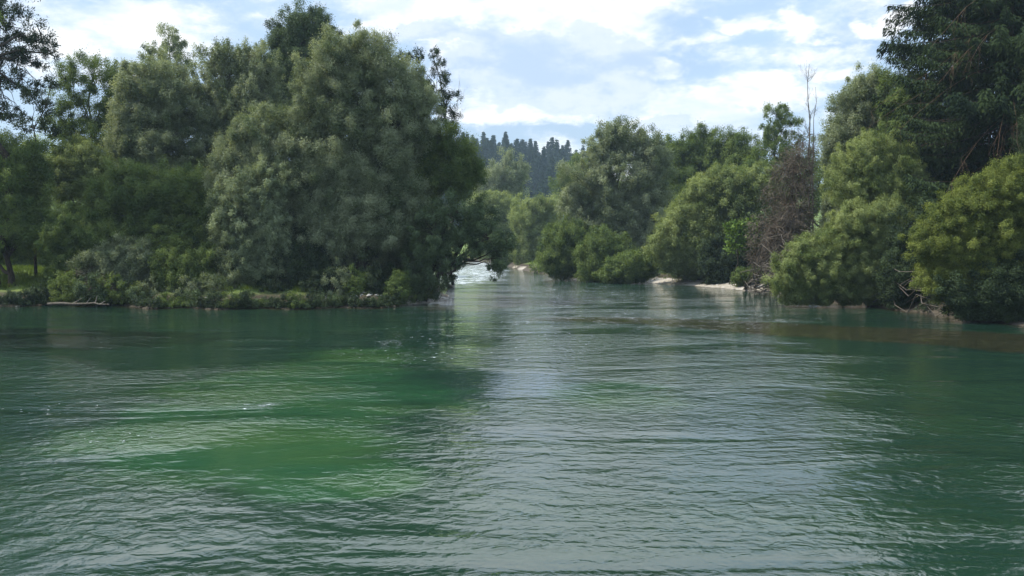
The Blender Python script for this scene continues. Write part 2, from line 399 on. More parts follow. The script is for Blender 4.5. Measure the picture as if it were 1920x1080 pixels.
def lobes_px(lst, Yd, depth=1.0):
    out = []
    for l in lst:
        px, py, rx, ry = l[:4]; dy = l[4] if len(l) > 4 else 0.0
        yd = Yd+dy; c = P(px, py, yd); s = yd/FPX
        out.append((c, (rx*s, (rx+ry)*.5*s*depth, ry*s)))
    return out

def tree(name, label, cat, bx, Yd, lobes, mat='willow', trunks=1, tr=.22, seed=0, group=None, L=None, Wd=None, cover=3.4, rs=.6,
         spiky=.6, droop=.3, barkm='bark', twigs=.25, shrub=False, fill=.3, gaps=0.0, lean=0.0, low=False, nofill=False):
    rng = np.random.default_rng(seed*7+int(abs(bx))+int(Yd*3))
    L = L or max(.105, .0019*Yd); Wd = Wd or L*.40; spiky *= .85
    lw = lobes_px(lobes, Yd)
    if gaps == 0 and not nofill and len(lw) > 2:
        seen = set(); mid = []
        for i, (c, r) in enumerate(lw):
            dd_ = sorted(range(len(lw)), key=lambda j: np.linalg.norm(lw[j][0]-c))[1:3]
            for j in dd_:
                k_ = (min(i, j), max(i, j))
                if k_ not in seen:
                    seen.add(k_); c2, r2 = lw[j]; mid.append(((c+c2)/2, tuple(.5*(np.array(r)+np.array(r2))*.9)))
        lw = lw+mid
    if (shrub or trunks > 1 or low) and not nofill:
        mx = np.mean([c[0] for c, r in lw]); zlo = min(c[2]-r[2] for c, r in lw)
        ex = []
        for c, r in lw:
            if c[2]-r[2] > .5: ex.append((np.array([mx+(c[0]-mx)*.85, c[1]+.3, max(.45, c[2]*.52)]), (r[0]*.95, r[1], r[2]*.95)))
        if shrub or low: lw = lw+ex
        else: lw = lw+[e for e in ex if e[0][2] > 2.2]
    x0 = P(bx, 458, Yd)[0]; Yb = Yd
    while sdf(np.array([x0]), np.array([Yb]))[0] < 1.0 and Yb < Yd+22: Yb += .5
    z0 = max(H1(x0, Yb), -.3)
    root = empty(name, (x0, Yb, z0)); tag(root, label, cat, group)
    q, tt, subs = crown(lw, rng, L, Wd, cover, rs, spiky, droop, fill=fill, gaps=gaps)
    tb = [Tubes() for _ in range(trunks)]
    order = sorted(range(len(lw)), key=lambda i: lw[i][0][0])
    for k in range(trunks):
        ang = 2*math.pi*k/trunks+rng.random(); off = .45*(trunks > 1)
        b = np.array([x0+off*math.cos(ang)*(1+.4*trunks*(not shrub)), Yb+off*math.sin(ang), z0-.35])
        mine = [i for j, i in enumerate(order) if j*trunks//len(order) == k] or [order[min(k, len(order)-1)]]
        top = max((lw[i][0] for i in mine), key=lambda c: c[2])
        main = curve(b, top, rng, .07, 9)
        r0 = tr*(1 if trunks == 1 else .75); rr = r0*np.linspace(1.12, .22, 9); rr[0] *= 1.25
        tb[k].add(main, rr, 8)
        for i in mine:
            c, r = lw[i]
            j = int(np.clip(np.searchsorted(main[:, 2], c[2]-r[2]*.9-1.0), 1, 6))
            if np.linalg.norm(main[-1]-c) > .3:
                br = curve(main[j], c, rng, .10, 7, .06); tb[k].add(br, rr[j]*.7*np.linspace(1, .25, 7), 6)
            S = subs[i]; sel = rng.random(len(S)) < twigs*min(1, 60/len(S))
            for s_ in S[sel]:
                st = c+(main[-1]-c)*rng.random()*.2
                if s_[2] < .4: continue
                tb[k].add(curve(st, s_, rng, .12, 5, .04), max(.012, .10*tr)*np.linspace(1, .25, 5), 4)
    for k in range(trunks): tb[k].build('stem' if shrub else 'trunk', M[barkm], root)
    leaf_object('foliage' if shrub else 'crown', q, tt, M[mat], root)
    return root
def shrub(name, label, bx, Yd, lobes, mat='green', seed=0, group=None, stems=3, cat='shrub', **kw):
    kw.setdefault('tr', .07); kw.setdefault('rs', .42)
    return tree(name, label, cat, bx, Yd, lobes, mat, stems, seed=seed, group=group, shrub=True, **kw)

def spruce_arrays(base, Ht, Rd, rng, tiers, per, zs=.1, L=.3, Wd=.1, dens=55, droop=.35, bare=0.0):
    """quads+tint of needles, and list of branch polylines"""
    P_ = []; A_ = []; N_ = []; T_ = []; BR = []
    for i in range(tiers):
        t = zs+(1-zs)*(i+rng.random()*.8)/tiers; z = Ht*t
        for k in range(per):
            az = rng.random()*2*math.pi; ln = Rd*((1-t)**.75)*rng.uniform(.65, 1.1)+.12
            dirh = np.array([math.cos(az), math.sin(az), 0.]); s = np.linspace(0, 1, 6)[:, None]
            dr = droop*(1-t*.6)
            pts = np.array([0, 0, z])+dirh*s*ln+np.array([0, 0, 1.])*(-dr*ln*s*1.2+dr*ln*.75*s**3+.1*ln*s*t)
            BR.append((pts+base, t))
            n = max(5, int(dens*ln)); u = rng.random(n)**.7
            pp = np.stack([np.interp(u, s[:, 0], pts[:, j]) for j in range(3)], 1)
            side = np.cross(dirh, [0, 0, 1.]); wdt = (.10+.22*ln*(1-u)*.9)
            o = rng.normal(0, 1, n)*wdt*.6
            hang = -np.abs(rng.normal(0, .16, n))*(1+.4*ln)
            pp = pp+side*o[:, None]; pp[:, 2] += hang*.6+np.abs(o)*-.15
            P_.append(pp); A_.append(dirh*.45+side*np.sign(o)[:, None]*.5+np.array([0, 0, -.75])+rng.normal(0, .28, (n, 3)))
            N_.append(dirh*.5+np.array([0, 0, .8])+rng.normal(0, .5, (n, 3))); T_.append(np.clip(rng.normal(.5, .22)+rng.normal(0, .12, n), 0, 1))
    P_ = np.concatenate(P_)+base; n = len(P_)
    q = leafquads(P_, np.concatenate(A_), unit(np.concatenate(N_)), L*rng.uniform(.6, 1.3, n), Wd*rng.uniform(.7, 1.3, n))
    return q, np.concatenate(T_), BR
def spruce(name, label, cat, px, Yd, Ht, Rd, seed=0, tiers=40, per=7, mat='spruce', group=None, zs=.1, dead=0, **kw):
    rng = np.random.default_rng(seed+900)
    x0 = P(px, 458, Yd)[0]; z0 = H1(x0, Yd); base = np.array([x0, Yd, z0])
    root = empty(name, base); tag(root, label, cat, group)
    q, tt, BR = spruce_arrays(base, Ht, Rd, rng, tiers, per, zs, **kw)
    tb = Tubes(); tb.add(curve(base-[0, 0, .4], base+[0, 0, Ht], rng, .006, 12), .016*Ht*np.linspace(1.1, .08, 12), 9)
    for pts, t in BR: tb.add(pts, (.05*(1-t)+.012)*np.linspace(1, .25, 6), 4)
    tb.build('trunk', M['darkbark'], root)
    leaf_object('crown', q, tt, M[mat], root)
    if dead:
        db = Tubes()
        for i in range(dead):
            az = rng.uniform(math.pi*.75, math.pi*1.75); z = Ht*rng.uniform(.10, .52); ln = Rd*rng.uniform(.5, 1.0)
            dh = np.array([math.cos(az), math.sin(az), 0]); s = np.linspace(0, 1, 6)[:, None]
            pts = base+[0, 0, z]+dh*s*ln+np.array([0, 0, -1])*s**1.5*ln*.5+rng.normal(0, .04, (6, 3))
            db.add(pts, .018*np.linspace(1, .3, 6), 4)
            for j in range(9):
                p0 = pts[rng.integers(1, 6)]; e = p0+np.array([rng.normal(0, .35), rng.normal(0, .35), -rng.uniform(.5, 1.9)])
                db.add(curve(p0, e, rng, .12, 4), .008*np.linspace(1, .4, 4), 3)
        db.build('dead_branches', M['reddish'], root)
    return root

def bare_tree(name, label, px, Yd, Ht, seed, mat='deadwood', r0=.09, spread=.35, lean=(0, 0), cat='dead tree', group=None, zb=None, nb=13):
    rng = np.random.default_rng(seed+300); x0 = P(px, 458, Yd)[0]; z0 = H1(x0, Yd) if zb is None else zb
    root = empty(name, (x0, Yd, z0)); tag(root, label, cat, group); tb = Tubes(); limbs = []
    top = np.array([x0+lean[0], Yd+lean[1], z0+Ht]); main = curve((x0, Yd, z0-.3), top, rng, .03, 12)
    tb.add(main, r0*np.linspace(1.2, .15, 12), 7)
    def rec(bt, p, dr, ln, r, lv):
        e = p+dr*ln; c = curve(p, e, rng, .12, 5, -.05); bt.add(c, r*np.linspace(1, .3, 5), 4)
        if lv:
            for _ in range(4):
                j = rng.integers(1, 5); rec(bt, c[j], unit(dr+rng.normal(0, .55, 3)+np.array([0, 0, .25])), ln*rng.uniform(.4, .65), r*.55, lv-1)
    for i in range(nb):
        j = rng.integers(4, 11); az = rng.random()*6.28; bt = Tubes(); limbs.append(bt)
        rec(bt, main[j], unit(np.array([math.cos(az)*spread*1.6, math.sin(az)*spread*1.6, rng.uniform(.2, 1)])), Ht*spread*rng.uniform(.25, .6), r0*.4*(1-j/14), 2)
    tb.build('trunk', M[mat], root)
    for b_ in limbs: b_.build('branch', M[mat], root)
    return root

# ------------------------------------------------------------------ LEFT BANK
exec_order = []
tree('pine_tree', 'tall dark pine with open layered boughs, cut by the left edge of the photo', 'tree', -10, 62,
     [(20, -60, 60, 55), (10, 55, 62, 42), (75, 75, 24, 26), (62, 108, 40, 20), (-5, 130, 55, 26), (95, 100, 12, 12), (-60, 10, 60, 80), (45, 165, 36, 14), (-50, 190, 60, 34), (10, 215, 40, 16), (60, -110, 40, 45), (-40, -170, 60, 60)],
     'pine', tr=.33, seed=1, L=.20, Wd=.06, spiky=.5, droop=0, rs=.55, cover=2.8, gaps=.25, barkm='darkbark', twigs=.5)
tree('slender_tree', 'slender dark young pine with bare lower trunk right of the tall edge pine', 'tree', 66, 66,
     [(64, 185, 26, 16), (85, 205, 22, 14), (98, 155, 14, 12), (92, 240, 20, 20), (48, 235, 22, 12)], 'pine', tr=.10, seed=2, L=.2, Wd=.06, droop=0, rs=.4, cover=2.6, gaps=.2, barkm='darkbark', twigs=.4)
tree('ash_tree', 'yellowish green ash with loose crown between the edge pine and the grey willows', 'tree', 165, 72,
     [(175, 140, 48, 36), (130, 165, 34, 36), (215, 165, 34, 46), (160, 220, 58, 50), (200, 260, 50, 60), (120, 250, 42, 50)], 'green', tr=.2, seed=3, rs=.6, spiky=.8, cover=3.3, gaps=.1)
tree('aspen_tree', 'thin grey green treetop poking above the willows, upper left', 'tree', 312, 92,
     [(315, 66, 22, 20), (335, 88, 20, 14), (290, 95, 26, 16), (318, 110, 44, 24), (310, 160, 50, 50)], 'willow', tr=.17, seed=4, rs=.55, cover=2.6, gaps=.2, twigs=.5)
tree('willow_tree', 'broad grey green willow left of centre in the left bank row', 'tree', 300, 68,
     [(285, 150, 60, 50), (240, 190, 30, 70), (330, 175, 55, 62), (265, 230, 60, 60), (350, 240, 55, 70), (290, 300, 70, 60), (230, 280, 36, 50)], 'willow', trunks=2, tr=.25, seed=5)
tree('willow_tree', 'upright willow with feathery shoots just left of the tall dome willow', 'tree', 440, 69,
     [(400, 120, 34, 36), (450, 115, 36, 34), (490, 130, 36, 44), (420, 190, 55, 60), (480, 200, 52, 66), (390, 260, 50, 60), (460, 280, 60, 60)], 'willow', trunks=2, tr=.22, seed=6, spiky=1.3, rs=.5)
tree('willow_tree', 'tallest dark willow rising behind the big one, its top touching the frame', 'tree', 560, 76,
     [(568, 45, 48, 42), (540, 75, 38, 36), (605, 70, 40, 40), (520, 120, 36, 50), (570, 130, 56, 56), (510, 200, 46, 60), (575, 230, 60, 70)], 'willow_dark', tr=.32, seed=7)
tree('big_willow', 'largest willow on the left bank, broad silvery crown and deep shade below', 'tree', 650, 61,
     [(655, 100, 62, 48), (620, 130, 58, 50), (710, 125, 55, 48), (755, 165, 46, 60), (600, 195, 55, 60), (670, 200, 78, 66), (750, 240, 60, 66), (640, 280, 80, 60),
      (555, 270, 50, 56), (720, 320, 76, 60), (600, 350, 70, 60), (800, 200, 30, 50), (680, 400, 80, 60, 3), (770, 400, 70, 50, 3), (590, 430, 60, 60, 3), (760, 470, 70, 44, 4), (620, 480, 40, 40, 4)], 'willow', trunks=4, tr=.42, seed=8, rs=.65, barkm='darkbark')
tree('willow_tree', 'mid height willow with rounded clumps left of the big willow', 'tree', 470, 61,
     [(500, 240, 50, 44), (455, 270, 48, 44), (520, 300, 50, 50), (430, 330, 50, 50), (490, 360, 60, 50)], 'willow', trunks=2, tr=.2, seed=9)
tree('silver_bush', 'pale silvery leaved willow bush leaning over the water under the big willow', 'tree', 500, 59.3,
     [(470, 360, 42, 44), (510, 330, 40, 40), (450, 430, 55, 52), (515, 430, 36, 50), (470, 500, 62, 42), (520, 520, 34, 30), (420, 390, 34, 40)], 'silver', trunks=3, tr=.12, seed=10, rs=.4, cover=3)
tree('ash_tree', 'sparse tree with dark feathery side branches at the right edge of the left grove', 'tree', 815, 66,
     [(835, 150, 14, 18), (822, 120, 12, 12), (845, 180, 22, 12), (812, 190, 30, 22), (850, 212, 18, 12), (835, 240, 32, 18), (800, 150, 24, 20), (770, 105, 30, 14), (810, 100, 18, 8)], 'dark', tr=.13, seed=11, rs=.35, cover=2.4, gaps=.35, twigs=.6, droop=0, barkm='darkbark')
tree('alder_tree', 'fresh green alder standing right of the big willow near the point', 'tree', 830, 63,
     [(820, 275, 46, 42), (860, 290, 36, 40), (800, 330, 44, 44), (850, 340, 44, 44), (780, 280, 34, 34), (885, 330, 26, 36)], 'green', tr=.2, seed=12)
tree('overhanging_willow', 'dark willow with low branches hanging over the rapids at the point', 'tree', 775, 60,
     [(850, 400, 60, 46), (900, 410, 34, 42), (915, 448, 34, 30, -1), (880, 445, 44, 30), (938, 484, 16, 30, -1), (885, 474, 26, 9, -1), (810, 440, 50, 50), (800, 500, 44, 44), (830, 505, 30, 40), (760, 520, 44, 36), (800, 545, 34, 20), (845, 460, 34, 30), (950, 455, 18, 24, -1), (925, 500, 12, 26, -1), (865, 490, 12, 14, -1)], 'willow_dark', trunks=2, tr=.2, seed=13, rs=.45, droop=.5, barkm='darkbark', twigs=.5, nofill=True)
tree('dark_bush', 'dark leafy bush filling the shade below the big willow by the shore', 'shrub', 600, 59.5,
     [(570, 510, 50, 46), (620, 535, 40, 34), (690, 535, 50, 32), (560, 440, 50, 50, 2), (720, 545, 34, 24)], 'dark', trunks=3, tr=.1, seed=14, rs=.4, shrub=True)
shrub('willow_shrub', 'bright green willow bush glowing behind the shrubs, far left', 150, 66,
      [(150, 290, 42, 34), (115, 315, 40, 34), (180, 320, 40, 40), (130, 350, 50, 40), (190, 360, 40, 40)], 'bright', 15, spiky=1.0)
tree('maple_tree', 'dark shaded tree with some yellow leaves at the left edge, under the pine', 'tree', 20, 62,
     [(20, 320, 50, 50), (-30, 290, 50, 60), (50, 370, 50, 50), (0, 420, 60, 50), (70, 430, 40, 40), (60, 290, 36, 30), (20, 455, 60, 30, 3), (-40, 470, 50, 26, 3)], 'green', tr=.2, seed=16, barkm='darkbark')
tree('willow_tree', 'low spreading willow between the bright bush and the silvery bush', 'tree', 300, 62,
     [(240, 350, 60, 46), (310, 350, 60, 50), (370, 370, 46, 50), (200, 390, 50, 46), (280, 410, 60, 46), (350, 430, 50, 46), (400, 440, 40, 50)], 'green', trunks=3, tr=.16, seed=17)
shrub('hazel_shrub', 'rounded hazel like shrub left of the low willow above the shore', 140, 60.5,
      [(130, 420, 46, 40), (170, 450, 46, 36), (110, 455, 40, 36), (215, 455, 40, 36)], 'green', 18)
shrub('elder_shrub', 'leafy grey green shrub with pale tips over the left shore', 230, 59.5,
      [(215, 470, 44, 32), (260, 480, 40, 34), (180, 495, 40, 28), (235, 510, 50, 26)], 'willow', 19)
shrub('bramble_shrub', 'dense green bramble in the middle of the left shore', 340, 59.2,
      [(320, 500, 36, 36), (365, 500, 36, 36), (345, 530, 44, 24), (400, 500, 36, 40), (300, 455, 40, 40, 1)], 'green', 20)
shrub('yellow_bush', 'small yellow green bush at the water edge, left shore', 262, 58.4,
      [(258, 545, 18, 16), (275, 552, 14, 12), (240, 553, 14, 12)], 'yellow', 21, rs=.25, stems=2)
shrub('brown_shrub', 'brownish thin shrub between grass and bramble on the left shore', 180, 58.8,
      [(165, 520, 34, 22), (205, 530, 30, 18)], 'brown', 22, cover=1.6, rs=.3, L=.2, Wd=.03)
for i, (px, py, rx, ry, lab) in enumerate([(300, 568, 18, 9, 'pale dry herb clump at the waterline, nearest the yellow bush'), (345, 562, 24, 14, 'widest pale grey green herb clump at the waterline of the left shore'),
      (395, 560, 20, 14, 'rounded pale herb clump on the left shore, second from the silvery bush'), (440, 562, 22, 14, 'pale herb clump at the foot of the silvery bush'), (490, 560, 24, 15, 'pale herb clump under the right side of the silvery bush')]):
    shrub('dry_herb', lab, px, 58.3, [(px, py, rx, ry), (px+rx*.6, py+3, rx*.6, ry*.7)], 'dryherb', 30+i, 'pale herbs along the left waterline', 2, 'plant', rs=.2, tr=.02, cover=2.4)
shrub('spit_bush', 'little mustard yellow bush on the gravel point', 800, 60.2, [(800, 553, 16, 9), (786, 550, 10, 7)], 'yellow', 36, rs=.2, stems=2, tr=.03, cat='shrub')
bare_tree('dead_twig_tree', 'thin bare dead treetop right of the left grove, against the clouds', 822, 70, 16.4, 40, 'deadwood', .06, .14, lean=(1.7, 0))

shrub('meadow_shrub', 'dark rounded bush standing on the grass behind the pine trunk, far left', 70, 76, [(60, 455, 60, 34), (0, 450, 50, 40), (110, 460, 40, 36)], 'green', 49, rs=.6)
tree('alder_tree', 'near alder just past the left edge, mirrored in the lower left water', 'tree', -270, 38,
     [(-243, 180, 190, 180), (-260, 360, 200, 160), (-240, 20, 170, 150)], 'green', trunks=2, tr=.25, seed=48, rs=.6, cover=3)
# behind the left grove: meadow edge trees
for i, (px, Yd, lob, mt, lab) in enumerate([
    (-40, 100, [(-40, 330, 80, 70), (-30, 400, 80, 50)], 'green', 'green tree beyond the meadow, at the far left edge'),
    (90, 98, [(80, 300, 60, 50), (90, 380, 70, 60)], 'bright', 'light green tree beyond the meadow behind the hazel shrub'),
    (260, 100, [(240, 340, 90, 60), (260, 400, 90, 50)], 'green', 'broad tree beyond the meadow behind the low willow'),
    (470, 104, [(440, 330, 90, 70), (490, 400, 90, 50)], 'green', 'broad tree beyond the meadow behind the silvery bush'),
    (700, 110, [(640, 330, 90, 80), (720, 380, 90, 50)], 'green', 'broad tree beyond the meadow behind the big willow')]):
    tree('meadow_tree', lab, 'tree', px, Yd, lob, mt, tr=.25, seed=50+i, group='trees beyond the left meadow', rs=.9, cover=3)

# ------------------------------------------------------------------ CENTRE, beyond the bend
tree('round_tree', 'round olive green tree in front of the far spruce wood', 'tree', 945, 190,
     [(955, 320, 34, 34), (925, 335, 28, 26), (905, 350, 24, 22), (975, 340, 20, 26), (935, 360, 40, 24)], 'willow', tr=.3, seed=60, rs=1.3)
tree('far_bush', 'pale yellow green bush left of the far water, beyond the overhanging branches', 'shrub', 930, 165,
     [(925, 400, 34, 40), (900, 400, 30, 40), (950, 385, 30, 28), (955, 430, 34, 40), (975, 465, 30, 32)], 'bright', trunks=3, tr=.15, seed=61, rs=1.0, shrub=True)
tree('far_bush', 'light green willow thicket at the head of the far water', 'shrub', 1000, 150,
     [(990, 395, 36, 32), (1030, 390, 30, 30), (1000, 440, 40, 36), (1020, 470, 30, 30), (985, 478, 26, 22)], 'bright', trunks=3, tr=.15, seed=62, rs=.9, shrub=True)
tree('far_tree', 'green tree between the far spruces and the big rounded trees of the right bank', 'tree', 1080, 170,
     [(1080, 320, 30, 28), (1060, 350, 30, 28), (1090, 360, 40, 36)], 'green', tr=.25, seed=63, rs=1.1)
# spruce wood on the hill: individuals from three models
rng = np.random.default_rng(5)
models = []
def far_spruce(loc, Ht, seed):
    r_ = np.random.default_rng(seed); base = np.array(loc, float); root = empty('far_spruce', base)
    q, tt, BR = spruce_arrays(base, Ht, Ht*.23, r_, 28, 8, .06, L=1.0, Wd=.42, dens=6, droop=.3)
    tb = Tubes(); tb.add([base-[0, 0, .8], base+[0, 0, Ht*.5], base+[0, 0, Ht]], [.3, .16, .03], 6)
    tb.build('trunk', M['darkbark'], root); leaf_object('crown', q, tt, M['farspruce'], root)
    return root
spots = []
for row, (Yd, x0, x1, st) in enumerate([(330, 840, 1130, 10), (365, 830, 1140, 10), (400, 830, 1140, 9), (440, 830, 1140, 9), (485, 830, 1145, 8), (530, 830, 1150, 7), (575, 830, 1150, 7)]):
    px = x0
    while px < x1:
        spots.append((P(px+rng.normal(0, 3), 458, Yd)[0], Yd+rng.normal(0, 14), rng.uniform(.7, 1.3)))
        px += st*rng.uniform(.6, 1.3)
for i, (x, y, s) in enumerate(spots):
    z = H1(x, y)-.3
    if i < 4: r_ = far_spruce((x, y, z), 16, i); models.append(r_); Rt = r_
    else:
        src = models[i % 4]; Rt = src.copy(); COL.objects.link(Rt); Rt.location = (x, y, z)
        for ch in src.children:
            c = ch.copy(); COL.objects.link(c); c.parent = Rt
        Rt.rotation_euler = (0, 0, rng.random()*6.28); Rt.scale = (s*.95, s*.95, s)
    tag(Rt, 'dark blue green spruce of the dense wood on the far hill', 'spruce', 'spruces of the far hillside wood')

# ------------------------------------------------------------------ RIGHT BANK, middle
tree('round_willow', 'big dark rounded tree with pointed top at the middle of the right bank', 'tree', 1150, 101,
     [(1165, 250, 34, 30), (1130, 270, 34, 30), (1200, 275, 44, 36), (1090, 340, 46, 44), (1150, 330, 60, 56), (1220, 340, 46, 56), (1075, 400, 36, 40), (1130, 410, 60, 50), (1200, 420, 56, 50), (1235, 300, 26, 34)], 'willow', trunks=3, tr=.3, seed=70, rs=.75)
shrub('waterside_bush', 'green bush dipping to the water, leftmost of the right bank bushes', 1060, 98,
      [(1045, 450, 30, 40), (1035, 490, 28, 28), (1075, 440, 34, 30), (1080, 485, 40, 34)], 'green', 71, rs=.6, tr=.1)
shrub('waterside_bush', 'arching green bush in front of the big rounded tree', 1140, 94,
      [(1130, 455, 34, 34), (1160, 475, 30, 36), (1110, 480, 34, 36), (1140, 505, 44, 24)], 'green', 72, rs=.6, tr=.1)
shrub('waterside_bush', 'low yellowish bush at the water between the rounded tree and the gravel strip', 1175, 90,
      [(1175, 495, 34, 26), (1210, 495, 26, 28), (1150, 512, 34, 16), (1195, 515, 34, 14)], 'green', 73, rs=.5, tr=.08)
tree('hazel_tree', 'dark green tree behind and right of the big rounded tree', 'tree', 1310, 112,
     [(1290, 275, 40, 30), (1330, 265, 40, 30), (1270, 310, 40, 40), (1340, 310, 50, 44), (1300, 350, 60, 50)], 'green', tr=.25, seed=74, rs=.8)
tree('hazel_tree', 'green tree left of the layered tall tree behind the right bank willow', 'tree', 1380, 110,
     [(1375, 265, 32, 28), (1400, 290, 40, 36), (1380, 330, 50, 44)], 'green', tr=.22, seed=75, rs=.8)
tree('layered_tree', 'tall green tree with layered top beside the bare dead poles', 'tree', 1460, 104,
     [(1455, 215, 26, 20), (1478, 228, 26, 14), (1445, 245, 26, 14), (1465, 265, 44, 22), (1450, 300, 52, 34), (1480, 330, 50, 40)], 'green', tr=.22, seed=76, rs=.6, gaps=.15, twigs=.5)
tree('leaning_willow', 'willow leaning toward the water above the gravel strip', 'tree', 1350, 88,
     [(1330, 350, 44, 34), (1370, 345, 46, 34), (1300, 390, 44, 40), (1360, 390, 50, 46), (1265, 430, 40, 36), (1320, 440, 50, 44), (1240, 465, 30, 28), (1280, 490, 44, 32), (1420, 340, 44, 34), (1440, 380, 40, 40)], 'bright', trunks=3, tr=.22, seed=77, rs=.6)
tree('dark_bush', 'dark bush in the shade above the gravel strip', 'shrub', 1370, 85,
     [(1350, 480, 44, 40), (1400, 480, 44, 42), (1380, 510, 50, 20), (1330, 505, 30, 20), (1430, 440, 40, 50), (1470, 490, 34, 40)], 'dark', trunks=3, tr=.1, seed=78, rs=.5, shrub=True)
tree('maple_sapling', 'small bright green sapling with broad leaves before the dark bush', 'tree', 1390, 78,
     [(1375, 425, 18, 10), (1405, 418, 20, 10), (1385, 445, 24, 9), (1412, 455, 14, 9), (1375, 468, 14, 6)], 'lime', tr=.05, seed=79, rs=.3, L=.3, Wd=.2, cover=2.4)
shrub('shore_shrub', 'low shrub at the right end of the gravel strip', 1405, 80, [(1400, 515, 24, 16), (1430, 518, 20, 14), (1385, 520, 14, 10)], 'green', 80, rs=.35, tr=.05)
shrub('shore_shrub', 'low olive shrub behind the middle of the gravel strip', 1310, 90, [(1300, 515, 24, 13), (1330, 517, 20, 11), (1270, 512, 16, 12)], 'willow', 81, rs=.35, tr=.05)
tree('dead_thicket', 'brown dead tree wrapped in hanging dry twigs on the right bank', 'dead tree', 1480, 76,
     [(1505, 270, 26, 30), (1490, 320, 40, 44), (1475, 375, 50, 44), (1450, 430, 46, 40), (1500, 410, 34, 50), (1430, 470, 30, 26)], 'brown', trunks=2, tr=.12, seed=82, L=.62, Wd=.035, cover=.8, rs=.55, droop=.5, barkm='reddish', twigs=.9)
bare_tree('bare_pole', 'tallest bare dead tree trunk with twigs against the clouds, right bank', 1512, 80, 18.6, 83, 'bark', .11, .15, nb=26)
bare_tree('bare_pole', 'shorter bare dead trunk right beside the tallest bare one', 1524, 81, 16.4, 84, 'bark', .08, .12, nb=14)
tree('pale_willow', 'tall pale willow left of the big dark spruce', 'tree', 1620, 74,
     [(1625, 160, 40, 38), (1600, 205, 46, 46), (1655, 195, 46, 56), (1580, 260, 40, 46), (1640, 260, 60, 56), (1590, 320, 46, 50), (1560, 300, 20, 40)], 'willow', trunks=2, tr=.25, seed=85)
tree('light_willow_bush', 'light green willow bush with feathery top in front of the dark spruce', 'tree', 1640, 59,
     [(1650, 275, 40, 34), (1610, 310, 48, 40), (1680, 310, 46, 44), (1590, 355, 50, 40), (1650, 365, 60, 50), (1720, 350, 40, 44)], 'bright', trunks=3, tr=.18, seed=86, spiky=1.1, rs=.42, L=.095, Wd=.034, cover=4)
shrub('sprawling_bush', 'wide light green willow bush spilling down to the water', 1570, 56.5,
      [(1610, 412, 62, 34), (1670, 400, 44, 30), (1600, 450, 50, 40), (1540, 460, 50, 40), (1650, 450, 44, 44), (1500, 490, 44, 36), (1560, 510, 60, 40), (1470, 520, 34, 30), (1640, 500, 50, 40), (1620, 540, 40, 28), (1500, 540, 36, 18)], 'bright', 87, stems=5, spiky=.6, L=.09, Wd=.034, rs=.36, cover=4)
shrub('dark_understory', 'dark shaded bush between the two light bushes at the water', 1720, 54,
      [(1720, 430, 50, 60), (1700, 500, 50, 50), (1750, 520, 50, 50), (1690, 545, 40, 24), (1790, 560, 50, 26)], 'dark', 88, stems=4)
spruce('big_spruce', 'huge dark spruce with drooping boughs at the right edge', 'tree', 1885, 60, 38, 11, 89, 56, 7, zs=.10, dead=60, L=.34, Wd=.09, dens=95, droop=.42)
spruce('spruce', 'second dark spruce behind the huge one, its tips jutting toward the sky', 'tree', 1800, 67, 36, 10, 90, 46, 7, zs=.15, L=.36, Wd=.10, dens=75, droop=.32)
tree('oak_tree', 'mixed dark green broadleaf growing against the left side of the spruces', 'tree', 1720, 66,
     [(1690, 180, 40, 50), (1740, 190, 46, 50), (1700, 240, 50, 50), (1760, 250, 50, 50), (1730, 300, 60, 40)], 'green', tr=.2, seed=91, rs=.5)
shrub('yellow_green_bush', 'large domed yellow green bush at the right edge over the water', 1870, 46,
      [(1850, 370, 66, 56), (1900, 345, 60, 50), (1790, 420, 60, 52), (1740, 455, 46, 40), (1850, 450, 80, 60), (1930, 420, 70, 80), (1800, 485, 60, 40), (1980, 370, 60, 60)], 'yellow', 92, stems=5, tr=.12, rs=.34, cover=4.6, L=.085, Wd=.036, spiky=.4)
shrub('dark_bush', 'dark bush with a few light leaves hanging to the water below the domed bush', 1840, 45,
      [(1790, 540, 36, 30), (1850, 535, 50, 46), (1910, 530, 50, 56), (1960, 520, 50, 70), (1830, 572, 40, 14)], 'dark', 93, stems=4)
tree('bank_tree', 'dark tree behind the domed bush, cut by the right edge', 'tree', 2010, 52,
     [(2000, 250, 90, 90), (2030, 150, 80, 90), (2000, 370, 90, 80)], 'dark', tr=.3, seed=94, rs=.7)
for i, (px, Yd, lob, lab) in enumerate([
    (1230, 150, [(1200, 380, 60, 60), (1260, 340, 60, 60)], 'backdrop tree between the big rounded tree and the leaning willow'),
    (1540, 112, [(1540, 330, 60, 70), (1480, 380, 60, 60)], 'backdrop tree behind the brown dead tree')]):
    tree('backdrop_tree', lab, 'tree', px, Yd, lob, 'green', tr=.25, seed=95+i, group='trees far behind the right bank', rs=.9, cover=3)

